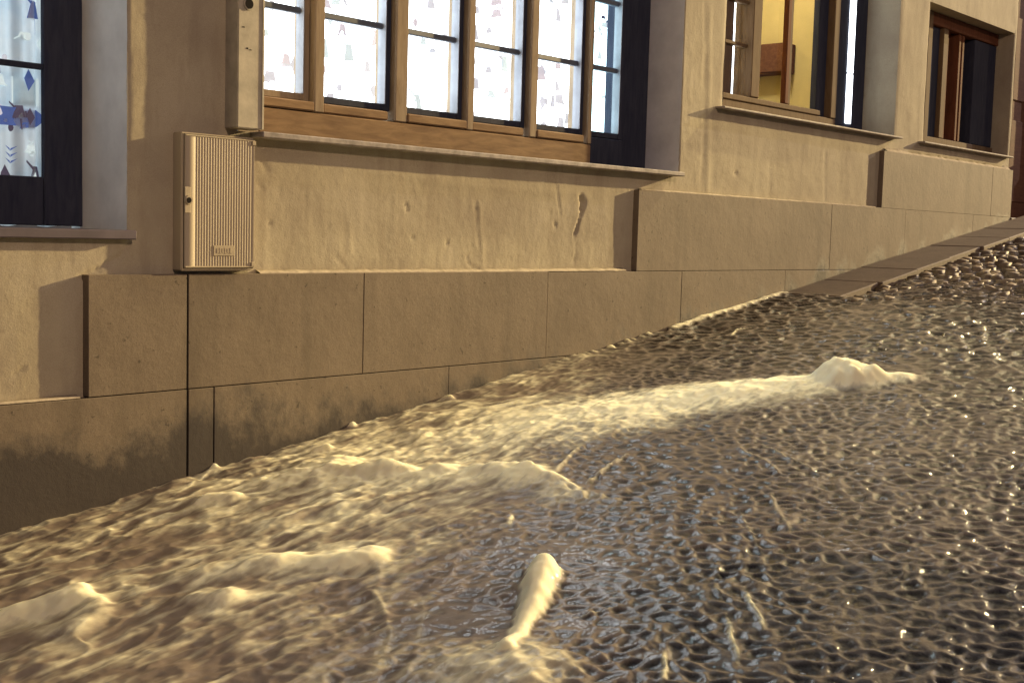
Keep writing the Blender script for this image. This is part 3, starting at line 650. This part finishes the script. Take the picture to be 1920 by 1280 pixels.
# the foam line where the sheet meets the wall, and the hollow over a drain
wl = np.exp(-((Y+.058)/.026)**2)
edge = sstep(4.6, 5.6, X)*(1-sstep(7.3, 7.7, X)); bead = sstep(-.1, .5, perlin(X/.05, X*0, 170)) ; bead = np.where(X > 6.1, 1, bead)
H += wl*(.010*fbm(X/.09, Y*0, 175, 3)+.012*edge*bead); FO += wl*edge*bead*.95
H -= .035*np.exp(-(((X-gp(1330, 612)[0])/.16)**2+((Y-gp(1330, 612)[1])/.12)**2))
for q_ in ((320, 898), (345, 893), (400, 880), (612, 846), (842, 748), (660, 800)): mound(q_, -.6, .02, .05, .018, .022, .8, .5, 40)
# froth: the aerated water is lumpy and torn at its edges
FO += .07*smooth_m*sstep(-.6, .3, fbm(sx_/.5, sy_/.2, 198, 2)); fr_ = np.clip((FO-.45)*2, 0, 1); H -= HR*np.clip((FO-.45)*4, 0, 1); H += fr_*(.0016*fbm(X/.06, Y/.055, 190, 2)+.0012*fbm(X/.022, Y/.022, 195, 2)); FO *= .72+.6*sstep(-.5, .5, fbm(X/.05, Y/.035, 197, 3))
# calm, shallow patches between the waves
for (qx, qy, rx, ry) in ((1560, 640, .35, .16), (1680, 690, .3, .14), (870, 950, .16, .14), (1560, 1010, .12, .12), (850, 1160, .10, .22)):
    c_ = gp(qx, qy); k = np.exp(-((X-c_[0])/rx)**2-((Y-c_[1])/ry)**2); H = H*(1-.7*k)
# up the hill the sheet thins until the setts and the slabs stand clear
strip = sstep(-.60, -.50, Y)
H = H*(1+.15*thin_m*(1-strip))-.004*thin_m; H -= strip*sstep(7.38, 7.7, X)*.05
H -= sstep(7.2, 8.6, X)*.010
ZW = Z0+SLOPE*X+H
v = np.stack([X, Y, ZW], -1).reshape(-1, 3); I = np.arange(X.size).reshape(X.shape)
f = np.stack([I[:-1, :-1], I[1:, :-1], I[1:, 1:], I[:-1, 1:]], -1).reshape(-1, 4)
me = mesh_np('water', v, f); at = me.attributes.new('foam', 'FLOAT', 'POINT'); at.data.foreach_set('value', np.clip(FO, 0, 1).astype(np.float32).ravel())
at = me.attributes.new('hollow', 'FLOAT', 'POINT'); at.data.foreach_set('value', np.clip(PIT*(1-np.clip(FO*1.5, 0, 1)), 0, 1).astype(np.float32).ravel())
at = me.attributes.new('ripple', 'FLOAT', 'POINT'); at.data.foreach_set('value', rip.astype(np.float32).ravel())
def water():
    m, nt, p = mat('muddy flood water'); v = coord(nt, (1, 1.6, 1)); fa = nd(nt, 'ShaderNodeAttribute', attribute_name='foam'); ra = nd(nt, 'ShaderNodeAttribute', attribute_name='ripple')
    n = noise(nt, v, 3, 4); n2 = noise(nt, coord(nt, (6, 22, 6)), 2.2, 5, .6); n3 = noise(nt, coord(nt, (2, 9, 2)), 2.4, 5, .65); fo = mth(nt, 'MULTIPLY', mth(nt, 'SUBTRACT', mth(nt, 'MULTIPLY', fa.outputs['Fac'], mth(nt, 'ADD', mth(nt, 'MULTIPLY', n2, 1.0), .75)), mth(nt, 'MULTIPLY', n3, .30)), 1.15, True)
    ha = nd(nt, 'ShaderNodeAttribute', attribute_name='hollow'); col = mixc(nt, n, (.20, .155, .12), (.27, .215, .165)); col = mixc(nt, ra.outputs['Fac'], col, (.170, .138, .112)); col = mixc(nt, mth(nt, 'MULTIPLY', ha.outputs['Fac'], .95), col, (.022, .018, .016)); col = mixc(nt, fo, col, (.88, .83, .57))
    nt.links.new(col, p.inputs['Base Color'])
    r = mth(nt, 'ADD', .46, mth(nt, 'MULTIPLY', fo, .35)); r = mth(nt, 'ADD', r, mth(nt, 'MULTIPLY', mth(nt, 'SUBTRACT', 1, ra.outputs['Fac']), .15)); nt.links.new(mth(nt, 'MULTIPLY', mth(nt, 'SUBTRACT', 1, fo), mth(nt, 'MULTIPLY', ra.outputs['Fac'], .6)), p.inputs['Coat Weight']); p.inputs['Coat Roughness'].default_value = .03; p.inputs['Coat IOR'].default_value = 1.33; nt.links.new(r, p.inputs['Roughness'])
    nt.links.new(mth(nt, 'MULTIPLY', fo, .35), p.inputs['Subsurface Weight']); p.inputs['Subsurface Radius'].default_value = (1, .9, .6); p.inputs['Subsurface Scale'].default_value = .05
    p.inputs['IOR'].default_value = 1.33; p.inputs['Specular IOR Level'].default_value = .35
    calm = mth(nt, 'MULTIPLY', mth(nt, 'SUBTRACT', 1, fo), mth(nt, 'ADD', .2, mth(nt, 'MULTIPLY', ra.outputs['Fac'], .8)))
    b1 = bump(nt, mth(nt, 'MULTIPLY', noise(nt, coord(nt, (1, 1.3, 1)), 36, 3, .5), calm), .4, .006, None); bump(nt, mth(nt, 'MULTIPLY', noise(nt, coord(nt), 120, 2, .5), calm), .2, .0015, p, b1)
    return m
M['water'] = water()
put('water', me, M['water'], kind='structure', smooth=True)

# ---------------------------------------------------------------- shadow caster added out of view to cast the lower right corner shadow
bx, by = 2.42, -4.80; bz = ground(bx)-.06
lb = empty('shadow_caster', (bx, by, bz), 'domed dark green shadow caster added out of view for the lower right shadow', 'shadow caster')
M['bin'] = plain('dark green moulded plastic', (.02, .06, .035), .45, .5)
MB().cyl((bx, by, bz), (bx, by, bz+.07), .45, 36).done('foot', M['bin'], lb)
MB().cyl((bx, by, bz+.071), (bx, by, bz+1.15), .51, 40, .48).done('body', M['bin'], lb)
MB().cyl((bx, by, bz+1.151), (bx, by, bz+1.18), .50, 40).done('band', M['metal'], lb)
d_ = MB()
for i in range(6): a, b = i*math.pi/12, (i+1)*math.pi/12; d_.cyl((bx, by, bz+1.181+.44*math.sin(a)), (bx, by, bz+1.181+.44*math.sin(b)), .48*math.cos(a), 40, max(.01, .48*math.cos(b)), False)
d_.done('dome', M['bin'], lb)
for a in (0.6, 2.7, 4.8): MB().cyl((bx+.34*math.cos(a), by+.34*math.sin(a), bz+1.30), (bx+.48*math.cos(a), by+.43*math.sin(a), bz+1.33), .085, 20).done('caster_hole', M['dark'], lb)
MB().cyl((bx, by, bz+1.61), (bx, by, bz+1.68), .03, 16).done('lifting_ring', M['metal'], lb)
